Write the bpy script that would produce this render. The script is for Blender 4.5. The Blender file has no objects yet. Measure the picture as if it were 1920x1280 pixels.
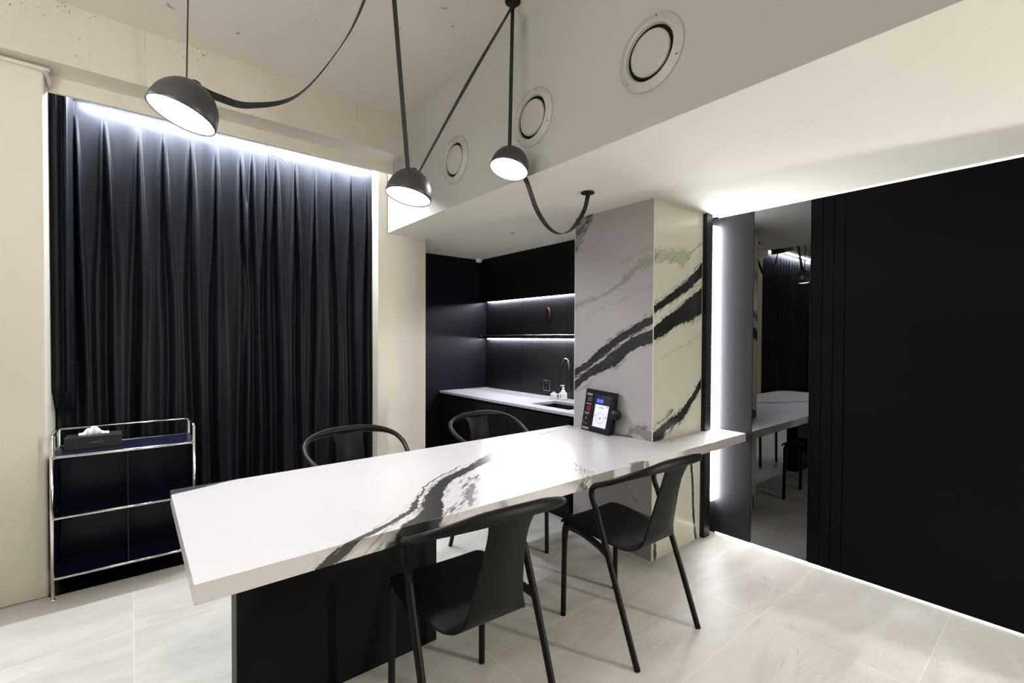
import bpy, bmesh, math, random
from mathutils import Vector, Matrix, noise as mnoise
random.seed(7)
S = bpy.context.scene
C = S.collection
V = Vector
PI = math.pi

# ------------------------------------------------------------------ camera
cam_d = bpy.data.cameras.new('camera'); cam = bpy.data.objects.new('camera', cam_d); C.objects.link(cam)
yaw, pit, rol = math.radians(50.73407), math.radians(.8608), math.radians(.2581)
fwd = V((math.cos(yaw)*math.cos(pit), math.sin(yaw)*math.cos(pit), -math.sin(pit)))
rt = V((math.sin(yaw), -math.cos(yaw), 0)); up = rt.cross(fwd)
r2 = math.cos(rol)*rt + math.sin(rol)*up; u2 = -math.sin(rol)*rt + math.cos(rol)*up
m = Matrix((r2, u2, -fwd)).transposed().to_4x4(); m.translation = V((0, 0, 1.4))
cam.matrix_world = m
cam_d.sensor_width = 36; cam_d.lens = 872.372/1920*36; cam_d.shift_y = 7.56/1920; cam_d.clip_start = .02
S.camera = cam
S.view_settings.view_transform = 'Standard'; S.view_settings.look = 'None'; S.view_settings.gamma = 1
S.view_settings.use_curve_mapping = False; S.view_settings.exposure = 0.27
w = bpy.data.worlds.new('world'); S.world = w; w.use_nodes = True
w.node_tree.nodes['Background'].inputs[0].default_value = (.02, .02, .022, 1)

# ------------------------------------------------------------------ materials
class NT:
    def __init__(s, name):
        s.m = bpy.data.materials.new(name); s.m.use_nodes = True; s.t = s.m.node_tree
        s.b = s.t.nodes['Principled BSDF']
    def n(s, typ, **kw):
        x = s.t.nodes.new(typ)
        for k, v in kw.items(): setattr(x, k, v)
        return x
    def set(s, sock, v):
        if isinstance(v, bpy.types.NodeSocket): s.t.links.new(v, sock)
        else:
            try: sock.default_value = v
            except Exception: sock.default_value = (v[0], v[1], v[2], 1)
    def M(s, op, a, b=0, c=0, clamp=False):
        x = s.n('ShaderNodeMath', operation=op, use_clamp=clamp)
        s.set(x.inputs[0], a); s.set(x.inputs[1], b); s.set(x.inputs[2], c)
        return x.outputs[0]
    def ss(s, v, lo, hi, a=0., b=1.):
        x = s.n('ShaderNodeMapRange', interpolation_type='SMOOTHSTEP')
        s.set(x.inputs[0], v); s.set(x.inputs[1], lo); s.set(x.inputs[2], hi); s.set(x.inputs[3], a); s.set(x.inputs[4], b)
        return x.outputs[0]
    def lin(s, v, lo, hi, a=0., b=1.):
        x = s.n('ShaderNodeMapRange')
        s.set(x.inputs[0], v); s.set(x.inputs[1], lo); s.set(x.inputs[2], hi); s.set(x.inputs[3], a); s.set(x.inputs[4], b)
        return x.outputs[0]
    def noise(s, vec, scale, detail=3, rough=.55, dist=0, out=0):
        x = s.n('ShaderNodeTexNoise'); s.set(x.inputs['Vector'], vec)
        x.inputs['Scale'].default_value = scale; x.inputs['Detail'].default_value = detail
        x.inputs['Roughness'].default_value = rough; x.inputs['Distortion'].default_value = dist
        return x.outputs[out]
    def pos(s): return s.n('ShaderNodeNewGeometry').outputs['Position']
    def xyz(s, v):
        x = s.n('ShaderNodeSeparateXYZ'); s.set(x.inputs[0], v); return x.outputs
    def comb(s, a, b, c):
        x = s.n('ShaderNodeCombineXYZ'); s.set(x.inputs[0], a); s.set(x.inputs[1], b); s.set(x.inputs[2], c); return x.outputs[0]
    def mix(s, f, a, b):
        x = s.n('ShaderNodeMix', data_type='RGBA'); s.set(x.inputs[0], f); s.set(x.inputs[6], col(a) if isinstance(a, tuple) else a); s.set(x.inputs[7], col(b) if isinstance(b, tuple) else b)
        return x.outputs[2]
    def bump(s, h, strength=.3, dist=.005):
        x = s.n('ShaderNodeBump'); x.inputs['Strength'].default_value = strength; x.inputs['Distance'].default_value = dist
        s.set(x.inputs['Height'], h); s.set(s.b.inputs['Normal'], x.outputs[0])
    def curve(s, v, pts):     # pts in 0..1
        x = s.n('ShaderNodeFloatCurve'); cv = x.mapping.curves[0]
        cv.points[0].location = pts[0]; cv.points[-1].location = pts[-1]
        for p in pts[1:-1]: cv.points.new(*p)
        for p in cv.points: p.handle_type = 'AUTO_CLAMPED'
        x.mapping.update(); s.set(x.inputs[1], v); return x.outputs[0]
def col(c): return (c[0], c[1], c[2], 1)
def mat(name, c, rough=.5, metal=0, spec=.5, bump=None, var=0, **kw):
    t = NT(name); b = t.b
    b.inputs['Base Color'].default_value = col(c); b.inputs['Roughness'].default_value = rough
    b.inputs['Metallic'].default_value = metal; b.inputs['Specular IOR Level'].default_value = spec
    p = t.n('ShaderNodeTexCoord').outputs['Object']
    if var:
        nz = t.noise(p, 6, 3)
        t.set(b.inputs['Base Color'], t.mix(nz, tuple(x*(1-var) for x in c), tuple(min(1, x*(1+var)) for x in c)))
    if bump: t.bump(t.noise(p, bump[0], 3), bump[1], bump[2] if len(bump) > 2 else .002)
    for k, v in kw.items(): t.set(b.inputs[k], v)
    return t.m
def emis(name, c, s):
    t = NT(name); b = t.b
    b.inputs['Base Color'].default_value = (0, 0, 0, 1)
    b.inputs['Emission Color'].default_value = col(c); b.inputs['Emission Strength'].default_value = s
    return t.m

CREAM = (.62, .58, .49)
def plaster():
    t = NT('painted_plaster'); p = t.pos()
    n1 = t.noise(p, 1.3, 4); n2 = t.noise(p, 9, 5)
    c = t.mix(n1, (.60, .565, .475), (.67, .635, .55))
    t.set(t.b.inputs['Base Color'], c); t.b.inputs['Roughness'].default_value = .55; t.b.inputs['Specular IOR Level'].default_value = .35
    t.bump(t.M('ADD', t.M('MULTIPLY', n2, .5), t.noise(p, 60, 3)), .18, .003)
    return t.m
def concrete():
    t = NT('painted_concrete'); p = t.pos()
    n1 = t.noise(p, 2, 4)
    base = t.mix(n1, (.55, .505, .425), (.62, .58, .50))
    # pits and cracks in the painted shuttered concrete
    big = t.noise(p, 2.3, 2, .5)
    pit = t.M('MULTIPLY', t.ss(t.noise(p, 75, 2, .5), .655, .69), t.ss(big, .48, .6))
    st = t.n('ShaderNodeMapping'); t.set(st.inputs[0], p); st.inputs['Scale'].default_value = (9, 9, 50)
    pit2 = t.M('MULTIPLY', t.ss(t.noise(st.outputs[0], 1.6, 3, .6), .74, .77), t.ss(t.noise(p, 5, 2), .5, .6))
    pit = t.M('MAXIMUM', pit, pit2)
    X, Y, Z = t.xyz(p)[:3]
    # board joint lines
    wob = t.M('MULTIPLY', t.M('SUBTRACT', t.noise(p, 3, 3), .5), .05)
    fr = t.M('ABSOLUTE', t.M('SUBTRACT', t.M('FRACT', t.M('ADD', t.M('DIVIDE', t.M('ADD', X, wob), .61), .38)), .5))
    joint = t.M('MULTIPLY', t.ss(fr, 0, .006, 1, 0), t.ss(t.noise(p, 12, 2), .42, .6))
    d = t.M('MAXIMUM', t.M('MULTIPLY', pit, .75), t.M('MULTIPLY', joint, .35))
    t.set(t.b.inputs['Base Color'], t.mix(d, base, (.10, .09, .08)))
    t.b.inputs['Roughness'].default_value = .6
    h = t.M('SUBTRACT', t.M('ADD', t.noise(p, 3.1, 4), t.M('MULTIPLY', t.noise(p, 40, 4), .3)), t.M('MULTIPLY', d, 1.2))
    t.bump(h, .35, .006)
    return t.m
def slab():
    t = NT('painted_slab'); p = t.pos()
    base = t.mix(t.noise(p, 1.7, 3), (.56, .52, .46), (.61, .575, .51))
    sp = t.M('MULTIPLY', t.ss(t.noise(p, 17, 1.5, .5), .73, .755), t.ss(t.noise(p, 2.1, 2), .5, .56))
    t.set(t.b.inputs['Base Color'], t.mix(t.M('MULTIPLY', sp, .6), base, (.16, .14, .12)))
    t.b.inputs['Roughness'].default_value = .6
    t.bump(t.M('SUBTRACT', t.noise(p, 14, 4), sp), .12, .004)
    return t.m
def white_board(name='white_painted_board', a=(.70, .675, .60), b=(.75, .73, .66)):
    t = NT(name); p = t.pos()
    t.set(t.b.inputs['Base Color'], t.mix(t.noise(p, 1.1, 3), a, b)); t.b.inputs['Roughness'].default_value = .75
    t.b.inputs['Specular IOR Level'].default_value = .12
    t.bump(t.noise(p, 5, 3), .04, .004); return t.m

def floor_mat():
    t = NT('porcelain_floor_tile'); p = t.pos(); X, Y, Z = t.xyz(p)[:3]
    fx = t.M('DIVIDE', X, 1.221); fy = t.M('DIVIDE', t.M('SUBTRACT', Y, .402), .61)
    cx = t.M('FLOOR', fx); cy = t.M('FLOOR', fy)
    wn = t.n('ShaderNodeTexWhiteNoise', noise_dimensions='3D'); t.set(wn.inputs[0], t.comb(cx, cy, 3.1))
    dx = t.M('MULTIPLY', t.M('ABSOLUTE', t.M('SUBTRACT', t.M('FRACT', t.M('ADD', fx, .5)), .5)), 1.221)
    dy = t.M('MULTIPLY', t.M('ABSOLUTE', t.M('SUBTRACT', t.M('FRACT', t.M('ADD', fy, .5)), .5)), .61)
    j = t.ss(t.M('MINIMUM', dx, dy), .0012, .0030, 1, 0)
    off = t.n('ShaderNodeVectorMath', operation='MULTIPLY_ADD'); t.set(off.inputs[0], wn.outputs[1]); off.inputs[1].default_value = (7, 7, 7); t.set(off.inputs[2], p)
    q = off.outputs[0]
    mp = t.n('ShaderNodeMapping'); t.set(mp.inputs[0], q); mp.inputs['Rotation'].default_value = (0, 0, .6); mp.inputs['Scale'].default_value = (1.2, 3.4, 1)
    cloud = t.noise(mp.outputs[0], 1.6, 5, .6, .8)
    base = t.mix(t.ss(cloud, .3, .7), (.50, .475, .43), (.60, .58, .54))
    vn = t.noise(mp.outputs[0], 2.1, 5, .6, 1.2)
    vein = t.M('MULTIPLY', t.ss(t.M('ABSOLUTE', t.M('SUBTRACT', vn, .5)), 0, .012, 1, 0), t.ss(t.noise(q, 3, 2), .5, .68))
    base = t.mix(t.M('MULTIPLY', vein, .45), base, (.30, .29, .27))
    base = t.mix(t.M('MULTIPLY', j, .5), base, (.74, .71, .64))
    t.set(t.b.inputs['Base Color'], base)
    t.set(t.b.inputs['Roughness'], t.lin(cloud, .2, .8, .40, .52)); t.b.inputs['Specular IOR Level'].default_value = .35
    t.bump(t.M('SUBTRACT', t.M('MULTIPLY', t.noise(p, 25, 3), .15), j), .15, .002)
    return t.m

def marble(name, mode, base_a, base_b, rough=.22):
    """mode 'table' : veins as x=f(y unfolded over the front edge). 'face_y': (u=y, v=z). 'face_x': (u=x, v=z)"""
    t = NT(name); p = t.pos(); X, Y, Z = t.xyz(p)[:3]
    if mode == 'table': U = t.M('ADD', Y, t.M('MULTIPLY', t.M('MINIMUM', t.M('SUBTRACT', Z, .757), 0), 1.0)); W = X
    elif mode == 'face_y': U = Y; W = Z
    else: U = X; W = Z
    q = t.comb(U, W, .3 if mode == 'face_x' else 0)
    nb = t.M('SUBTRACT', t.noise(q, 5, 4, .6), .5); nf = t.M('SUBTRACT', t.noise(q, 26, 4, .65), .5)
    # streak noise flowing along the vein direction
    mp = t.n('ShaderNodeMapping', vector_type='TEXTURE'); t.set(mp.inputs[0], q)
    mp.inputs['Rotation'].default_value = (0, 0, {'table': .86, 'face_y': -.52, 'face_x': .52}[mode]); mp.inputs['Scale'].default_value = (1, .2, 1)
    strk = t.noise(mp.outputs[0], 7, 5, .65, 1.6)
    kk = 1.9 if mode == 'table' else 1.25
    Wn = t.M('ADD', W, t.M('ADD', t.M('MULTIPLY', nb, .05*kk), t.M('MULTIPLY', nf, .032*kk)))
    col_ = t.mix(t.noise(q, 1.2, 3), base_a, base_b)
    def vein(pts, core=1., halo=0., hw=2.6, color=(.028, .028, .026), amp=1.):
        nonlocal col_
        pts = sorted(pts); u0, u1 = pts[0][0], pts[-1][0]
        vs = [a[1] for a in pts]; v0, v1 = min(vs)-.01, max(vs)+.01; wm = max(a[2] for a in pts)
        T = t.lin(U, u0, u1)
        c = t.curve(T, [((a[0]-u0)/(u1-u0), (a[1]-v0)/(v1-v0)) for a in pts])
        c = t.M('ADD', t.M('MULTIPLY', c, v1-v0), v0)
        h = t.M('MULTIPLY', t.curve(T, [((a[0]-u0)/(u1-u0), a[2]/wm) for a in pts]), wm)
        src = Wn if amp == 1 else t.M('ADD', W, t.M('MULTIPLY', t.M('SUBTRACT', Wn, W), amp))
        d = t.M('ABSOLUTE', t.M('SUBTRACT', src, c))
        ins = t.M('MULTIPLY', t.ss(U, u0-.01, u0+.012), t.ss(U, u1-.012, u1+.01, 1, 0))
        if mode == 'table': pass
        k = t.ss(d, t.M('MULTIPLY', h, .82), t.M('ADD', h, .003), 1, 0)
        k = t.M('MULTIPLY', t.M('MULTIPLY', k, ins), core)
        if core > .9: k = t.M('MULTIPLY', k, t.ss(strk, .30, .36, .72, 1))
        if halo:
            k2 = t.ss(d, h, t.M('ADD', t.M('MULTIPLY', h, hw), .01), 1, 0)
            k2 = t.M('MULTIPLY', t.M('MULTIPLY', k2, ins), t.M('MULTIPLY', t.ss(strk, .47, .60), halo))
            k = t.M('MAXIMUM', k, k2)
        col_ = t.mix(k, col_, color)
    G = (.17, .17, .155)
    if mode == 'table':
        vein([(1.37, .72, .12), (1.455, .79, .10), (1.532, .862, .05), (1.631, .93, .045), (1.754, 1.035, .05), (1.854, 1.185, .06), (1.913, 1.305, .07), (1.961, 1.41, .075), (2.03, 1.50, .05), (2.10, 1.58, .012)], 1, .6, 1.9, (.030, .029, .028))
        vein([(1.38, .44, .035), (1.41, .49, .035), (1.455, .565, .032), (1.49, .64, .03), (1.535, .735, .028), (1.575, .80, .022), (1.66, .875, .010), (1.78, .97, .006), (1.87, 1.10, .006), (1.98, 1.28, .004)], 1, .45, 3.5, (.04, .038, .037))
        vein([(1.47, .93, .016), (1.55, .99, .03), (1.60, 1.05, .02), (1.73, 1.17, .03), (1.80, 1.24, .012)], .0, 1.0, 2.2, (.10, .095, .09))
        vein([(1.47, .99, .008), (1.55, 1.05, .014), (1.62, 1.10, .02), (1.70, 1.16, .006)], .75, .5, 3, (.10, .095, .09))
        vein([(2.325, 0, .07), (2.34, 0.002, .13), (2.36, 0.001, .22), (2.385, 0.001, .30), (2.42, 0, .42)], 1, 0, 2, (.05, .047, .046), .3)
        vein([(2.20, 1.90, .03), (2.26, 2.02, .05), (2.31, 2.2, .06), (2.335, 2.45, .05)], 0, .55, 1.6, G)
        vein([(1.38, 1.60, .012), (1.46, 1.66, .02), (1.548, 1.705, .02), (1.66, 1.76, .008)], 0, .9, 1.8, G)
        vein([(1.60, 2.60, .01), (1.66, 2.66, .02), (1.72, 2.72, .01)], 0, .6, 2, G)
        vein([(1.38, 2.02, .06), (1.46, 2.03, .05), (1.47, 2.03, .01)], .8, .3, 1.4, (.07, .068, .06))
        vein([(1.37, 1.58, .025), (1.41, 1.60, .02), (1.455, 1.62, .008)], .7, .5, 2, G)
    elif mode == 'face_y':
        vein([(1.69, 1.530, .030), (1.788, 1.49, .033), (1.874, 1.452, .031), (2.018, 1.363, .032), (2.119, 1.295, .030), (2.241, 1.214, .032), (2.37, 1.14, .026)], 1, .75, 2.0)
        vein([(1.69, 1.415, .047), (1.86, 1.365, .05), (1.967, 1.285, .062), (2.05, 1.245, .055), (2.104, 1.212, .045), (2.235, 1.14, .035), (2.37, 1.045, .03)], 1, .5, 1.6)
        vein([(1.98, 1.29, .002), (2.08, 1.245, .03), (2.16, 1.19, .035), (2.25, 1.13, .035), (2.37, 1.08, .02)], 0, 1.0, 2.6, (.05, .05, .045))
        vein([(1.69, 1.905, .022), (1.76, 1.89, .028), (1.832, 1.85, .024), (1.90, 1.80, .02), (1.97, 1.76, .012), (2.044, 1.721, .006), (2.171, 1.686, .008), (2.25, 1.665, .014), (2.37, 1.63, .02)], .45, .75, 1.9, G)
        vein([(1.69, 1.985, .004), (1.80, 1.95, .004), (1.95, 1.90, .002)], .2, .5, 4, G)
        vein([(1.70, 1.74, .003), (1.9, 1.67, .003), (2.1, 1.61, .003), (2.3, 1.52, .003)], .12, .4, 3, G)
        vein([(1.68, .775, .04), (1.72, .79, .04), (1.797, .815, .025), (1.85, .80, .018), (1.90, .765, .008)], .55, .9, 1.6, (.07, .07, .062))
        vein([(2.19, 2.28, .02), (2.24, 2.26, .05), (2.30, 2.20, .09), (2.37, 2.15, .10)], .35, 1, 1.5, (.03, .03, .028))
        vein([(1.75, .30, .004), (1.95, .48, .006), (2.1, .62, .006)], .3, .5, 3, G)
    else:
        vein([(2.50, 1.575, .024), (2.66, 1.64, .028), (2.787, 1.702, .033), (2.93, 1.775, .040), (3.12, 1.895, .05)], 1, .8, 2.0)
        vein([(2.50, 1.425, .046), (2.672, 1.497, .055), (2.79, 1.545, .058), (2.90, 1.582, .078), (3.0, 1.625, .095), (3.12, 1.685, .105)], 1, .5, 1.35)
        vein([(2.50, 1.90, .035), (2.62, 1.935, .035), (2.72, 1.94, .035), (2.85, 1.945, .045), (2.93, 1.975, .03), (2.98, 2.01, .006), (3.12, 2.085, .004)], .35, .7, 1.6, (.16, .165, .13))
        vein([(2.50, .765, .03), (2.60, .80, .045), (2.684, .84, .03), (2.78, .86, .03), (2.861, .895, .035), (2.93, .94, .035), (2.988, .985, .03), (3.03, 1.02, .03), (3.12, 1.11, .035)], 1, 1, 2.2)
        vein([(2.50, .83, .01), (2.6, .87, .01), (2.68, .90, .012), (2.76, .92, .002)], .0, 1, 3)
        vein([(2.6, 1.28, .003), (2.8, 1.33, .003), (3.0, 1.40, .004), (3.1, 1.43, .004)], .15, .4, 3, G)
    # vertical vein below the table on the right face
        vc = t.curve(t.lin(Z, 0, .7), [(0, .72), (.3, .55), (.55, .50), (.85, .36), (1, .30)])
        vx = t.M('ADD', 2.90, t.M('MULTIPLY', vc, .22))
        d = t.M('ABSOLUTE', t.M('SUBTRACT', t.M('ADD', X, t.M('MULTIPLY', nf, .02)), vx))
        k = t.M('MULTIPLY', t.ss(d, .010, .018, 1, 0), t.ss(Z, .66, .70, 1, 0))
        col_ = t.mix(k, col_, (.05, .05, .04))
        k = t.M('MULTIPLY', t.ss(t.M('ABSOLUTE', t.M('SUBTRACT', t.M('ADD', X, t.M('MULTIPLY', nb, .1)), 2.555)), .012, .02, 1, 0), t.ss(Z, .09, .14, 1, 0))
        col_ = t.mix(k, col_, (.06, .06, .05))
    t.set(t.b.inputs['Base Color'], col_)
    t.b.inputs['Roughness'].default_value = rough; t.b.inputs['Specular IOR Level'].default_value = .45
    return t.m

def velvet():
    t = NT('black_satin_curtain'); p = t.pos()
    mp = t.n('ShaderNodeMapping'); t.set(mp.inputs[0], p); mp.inputs['Scale'].default_value = (60, 60, 1.2)
    n = t.noise(mp.outputs[0], 1.5, 3)
    t.set(t.b.inputs['Base Color'], t.mix(n, (.0052, .0058, .0088), (.0092, .0105, .015)))
    t.b.inputs['Roughness'].default_value = .42; t.b.inputs['Specular IOR Level'].default_value = .12
    t.bump(t.M('ADD', n, t.M('MULTIPLY', t.noise(p, 350, 2), .3)), .12, .001)
    return t.m
def leather_panel():
    t = NT('black_textured_panel'); p = t.pos()
    t.b.inputs['Base Color'].default_value = (.020, .020, .022, 1)
    t.b.inputs['Roughness'].default_value = .36; t.b.inputs['Specular IOR Level'].default_value = .16
    vo = t.n('ShaderNodeTexVoronoi'); t.set(vo.inputs['Vector'], p); vo.inputs['Scale'].default_value = 220
    t.bump(t.M('ADD', vo.outputs['Distance'], t.noise(p, 300, 3)), .30, .0012)
    return t.m

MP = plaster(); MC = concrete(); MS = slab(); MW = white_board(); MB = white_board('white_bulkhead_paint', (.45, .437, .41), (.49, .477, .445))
MF = floor_mat()
MT = marble('marble_table_slab', 'table', (.50, .475, .475), (.56, .54, .54), .27)
MLY = marble('marble_pillar_left_shaded', 'face_y', (.345, .315, .315), (.39, .36, .36), .25)  # left pillar face: its shade is put into the base colour
MLX = marble('marble_pillar_right_lit', 'face_x', (.80, .80, .66), (.86, .86, .72), .22)  # same marble made paler for the brighter right face
MCU = velvet(); MPN = leather_panel()
MBK = mat('black_laminate', (.005, .005, .005), .42, 0, .09, (3, .03), .1)
MBW = mat('black_wall_panel', (.0028, .0028, .0028), .45, 0, .08, (2.5, .03, .003), .08)
MGR = mat('black_groove', (.002, .002, .002), .7, 0, .2, None, .1)
MKB = mat('dark_kitchen_wall_paint', (.006, .0055, .010), .40, 0, .12, (3.5, .15, .008), .25)
MKP = mat('dark_kitchen_back_panel', (.009, .008, .010), .33, 0, .4, (3, .03), .1)
MCH = mat('black_chair_plastic', (.0055, .0055, .0053), .46, 0, .15, (300, .12, .0006), .08)
MPO = mat('black_powdercoat', (.007, .007, .007), .45, 0, .2, (200, .06, .0005), .05)
MLS = mat('matt_black_lamp_shade', (.030, .028, .032), .40, 0, .5, (250, .05, .0005), .05)
MST = mat('black_leather_strap', (.008, .008, .008), .5, 0, .4, (150, .2, .0006), .1)
MCR = mat('polished_chrome', (.80, .79, .77), .14, 1, .5, None, .02)
MNV = mat('navy_blue_steel', (.0035, .0055, .024), .35, 0, .3, (30, .02), .06)
MTI = mat('white_tissue_paper', (.82, .82, .82), .9, 0, .2, (40, .5, .004), .03)
MBX = mat('black_tissue_box', (.016, .016, .015), .55, 0, .4, (60, .08), .06)
MLG = mat('grey_logo_print', (.16, .11, .10), .5, 0, .4, None, .1)
MWP = mat('white_plastic', (.75, .75, .74), .35, 0, .5, (30, .02), .02)
MVT = mat('offwhite_vent_paint', (.46, .445, .41), .35, 0, .5, (20, .03), .04)
MSC = mat('dark_screw', (.10, .09, .08), .4, .6, .5, None, .1)
MMI = mat('dark_tinted_mirror', (.13, .13, .135), .015, 1, .5, None, .01)
MCT = mat('pale_grey_quartz', (.36, .36, .39), .30, 0, .5, (60, .06, .001), .12)
MSK = mat('black_composite_sink', (.008, .008, .008), .35, 0, .5, (80, .05), .05)
MFA = mat('black_chrome', (.06, .06, .06), .15, 1, .5, (40, .02), .03)
MBR = mat('copper_brown_ring', (.05, .022, .012), .3, .7, .5, (30, .05), .2)
MDV = mat('black_device_plastic', (.008, .009, .012), .35, 0, .25, (90, .04), .05)
MSL = mat('black_sill_stone', (.0055, .0055, .0055), .25, 0, .4, (4, .03), .1)
MPIPE = mat('painted_conduit', (.58, .56, .50), .5, 0, .4, (30, .08), .05)
MBL = mat('back_wall_paint', (.35, .335, .30), .6, 0, .4, (8, .1), .05)
E_LED = emis('cool_white_led', (.95, .95, 1.0), 95)
E_COVE = emis('cove_led', (.86, .92, 1.0), 460)
E_LOW = emis('soft_cove_led', (.95, .96, 1.0), 2.0)
E_LED2 = emis('cool_white_cove_led', (.95, .96, 1.0), 4.5)
E_KIT = emis('lavender_white_led', (.95, .92, 1.0), 150)
E_DIF = emis('lit_white_diffuser', (1.0, .975, 1.0), 46)
E_SCR = emis('lit_white_screen', (.92, .94, 1.0), .80)
E_BLU = emis('blue_digits', (.12, .20, 1.0), 1.6)
E_NAV = emis('navy_display', (.003, .004, .035), .7)
E_RED = emis('red_icon', (.40, .02, .015), .35)
E_TXT = emis('white_caption', (.5, .5, .52), .4)

# ------------------------------------------------------------------ mesh helpers
def thing(name, label, cat, loc=(0, 0, 0), rz=0, group=None):
    o = bpy.data.objects.new(name, None); C.objects.link(o); o.location = loc; o.rotation_euler = (0, 0, rz)
    o.empty_display_size = .05
    o['label'] = label; o['category'] = cat
    if group: o['group'] = group
    return o
def obj(name, bm, m, parent=None, world=False, smooth=None, bev=0, label=None):
    """links bm as one mesh object. world=True: the vertices are in room coordinates and are moved into the parent's frame"""
    if world and parent:
        off = V((0, 0, 0)); q = parent
        while q: off += q.location; q = q.parent
        bmesh.ops.translate(bm, verts=bm.verts, vec=-off)
    bmesh.ops.recalc_face_normals(bm, faces=bm.faces)
    me = bpy.data.meshes.new(name); bm.to_mesh(me); bm.free()
    ms = m if isinstance(m, (list, tuple)) else [m]
    for x in ms: me.materials.append(x)
    if smooth is not None:
        me.shade_smooth() if smooth is True else me.shade_flat()
    o = bpy.data.objects.new(name, me); C.objects.link(o)
    if parent: o.parent = parent
    if bev:
        b = o.modifiers.new('bevel', 'BEVEL'); b.width = bev; b.segments = 3; b.limit_method = 'ANGLE'; b.angle_limit = .7
        b.harden_normals = False
    if label: o['label'] = label
    return o
def tag(o, label, cat, group=None):
    o['label'] = label; o['category'] = cat
    if group: o['group'] = group
    return o
def struct(name, bm, m, **kw):
    o = obj(name, bm, m, **kw); o['kind'] = 'structure'; return o
def B(): return bmesh.new()
def box(bm, x0, x1, y0, y1, z0, z1, mi=0):
    v = [bm.verts.new((x, y, z)) for x in (x0, x1) for y in (y0, y1) for z in (z0, z1)]
    fs = []
    for q in ((0, 1, 3, 2), (4, 6, 7, 5), (0, 4, 5, 1), (2, 3, 7, 6), (0, 2, 6, 4), (1, 5, 7, 3)):
        f = bm.faces.new([v[i] for i in q]); f.material_index = mi; fs.append(f)
    return v
def bx(*a): b = B(); box(b, *a); return b
def cr(pts, n=8, closed=False):
    P = [V(p) for p in pts]; out = []
    for i in range(len(P)-1):
        p0 = P[i-1] if i else P[0]*2-P[1]; p1, p2 = P[i], P[i+1]; p3 = P[i+2] if i+2 < len(P) else P[-1]*2-P[-2]
        for k in range(n):
            s = k/n; s2 = s*s; s3 = s2*s
            out.append(.5*((2*p1)+(-p0+p2)*s+(2*p0-5*p1+4*p2-p3)*s2+(-p0+3*p1-3*p2+p3)*s3))
    out.append(P[-1]); return out
def lerp_list(vals, n):
    out = []
    for i in range(len(vals)-1):
        for k in range(n): out.append(vals[i]+(vals[i+1]-vals[i])*k/n)
    out.append(vals[-1]); return out
def tube(bm, pts, ra, rb=None, seg=12, up_=V((0, 0, 1)), cap=True):
    """sweep of an ellipse (ra sideways, rb along 'up') along pts"""
    P = [V(p) for p in pts]; n = len(P)
    ra = ra if isinstance(ra, list) else [ra]*n; rb = ra if rb is None else (rb if isinstance(rb, list) else [rb]*n)
    rings = []; side = None
    for i, p in enumerate(P):
        t = (P[min(i+1, n-1)]-P[max(i-1, 0)]).normalized()
        if side is None:
            s = t.cross(up_)
            if s.length < .05: s = t.cross(V((0, 1, 0)))
            side = s.normalized()
        side = (side-t*side.dot(t)).normalized(); nu = side.cross(t)
        rings.append([bm.verts.new(p+side*math.cos(a)*ra[i]+nu*math.sin(a)*rb[i]) for a in [2*PI*k/seg for k in range(seg)]])
    for a, b in zip(rings, rings[1:]):
        for k in range(seg):
            f = bm.faces.new((a[k], a[(k+1) % seg], b[(k+1) % seg], b[k])); f.smooth = True
    if cap:
        bm.faces.new(rings[0][::-1]); bm.faces.new(rings[-1])
    return rings
def tb(pts, *a, **k): b = B(); tube(b, pts, *a, **k); return b
def lathe(bm, prof, seg=32, mat4=None, cap=False):
    """prof: (r, h) points, axis +Z"""
    rings = []
    for r, h in prof:
        if r < 1e-5: rings.append([bm.verts.new((0, 0, h))])
        else: rings.append([bm.verts.new((r*math.cos(2*PI*k/seg), r*math.sin(2*PI*k/seg), h)) for k in range(seg)])
    for a, b in zip(rings, rings[1:]):
        for k in range(seg):
            q = [a[k % len(a)], a[(k+1) % len(a)], b[(k+1) % len(b)], b[k % len(b)]]
            u = []
            for x in q:
                if x not in u: u.append(x)
            if len(u) > 2:
                f = bm.faces.new(u); f.smooth = True
    if mat4 is not None:
        vs = [x for r_ in rings for x in r_]
        bmesh.ops.transform(bm, matrix=mat4, verts=vs)
    return rings
def ribbon(bm, pts, wdir, half, th=.0018):
    """flat strap: wdir one vector or list of vectors (width direction at each point)"""
    P = [V(p) for p in pts]; n = len(P); prev = None
    for i, p in enumerate(P):
        t = (P[min(i+1, n-1)]-P[max(i-1, 0)]).normalized()
        wd = wdir[i] if isinstance(wdir, list) else wdir
        wd = (wd-t*wd.dot(t)).normalized(); nn = wd.cross(t)
        r = [bm.verts.new(p+wd*a*half+nn*b*th) for a, b in ((-1, -1), (1, -1), (1, 1), (-1, 1))]
        if prev:
            for k in range(4): bm.faces.new((prev[k], prev[(k+1) % 4], r[(k+1) % 4], r[k]))
        else: bm.faces.new(r[::-1])
        prev = r
    bm.faces.new(prev)
def align(axis, loc):
    q = V((0, 0, 1)).rotation_difference(V(axis).normalized()); return Matrix.Translation(loc) @ q.to_matrix().to_4x4()

# ------------------------------------------------------------------ dimensions
XR, XB, ZL, ZU = 3.262, 1.669, 2.28, 3.145
# ------------------------------------------------------------------ the setting
struct('floor', bx(-5.6, 5.2, -4.2, 4.7, -.12, 0), MF)
b = B(); box(b, -5.6, XB, -4.2, 3.404, ZU, ZU+.12); box(b, -5.6, -1.9, 3.404, 4.2, ZU, ZU+.12)
struct('ceiling', b, MS)
b = B(); box(b, XB+.004, 5.2, -4.2, 4.7, ZL, ZU+.12)
struct('ceiling.001', b, MW)
struct('wall_bulkhead', bx(XB, XB+.004, -4.2, 3.7, ZL, ZU+.12), MB)
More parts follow.
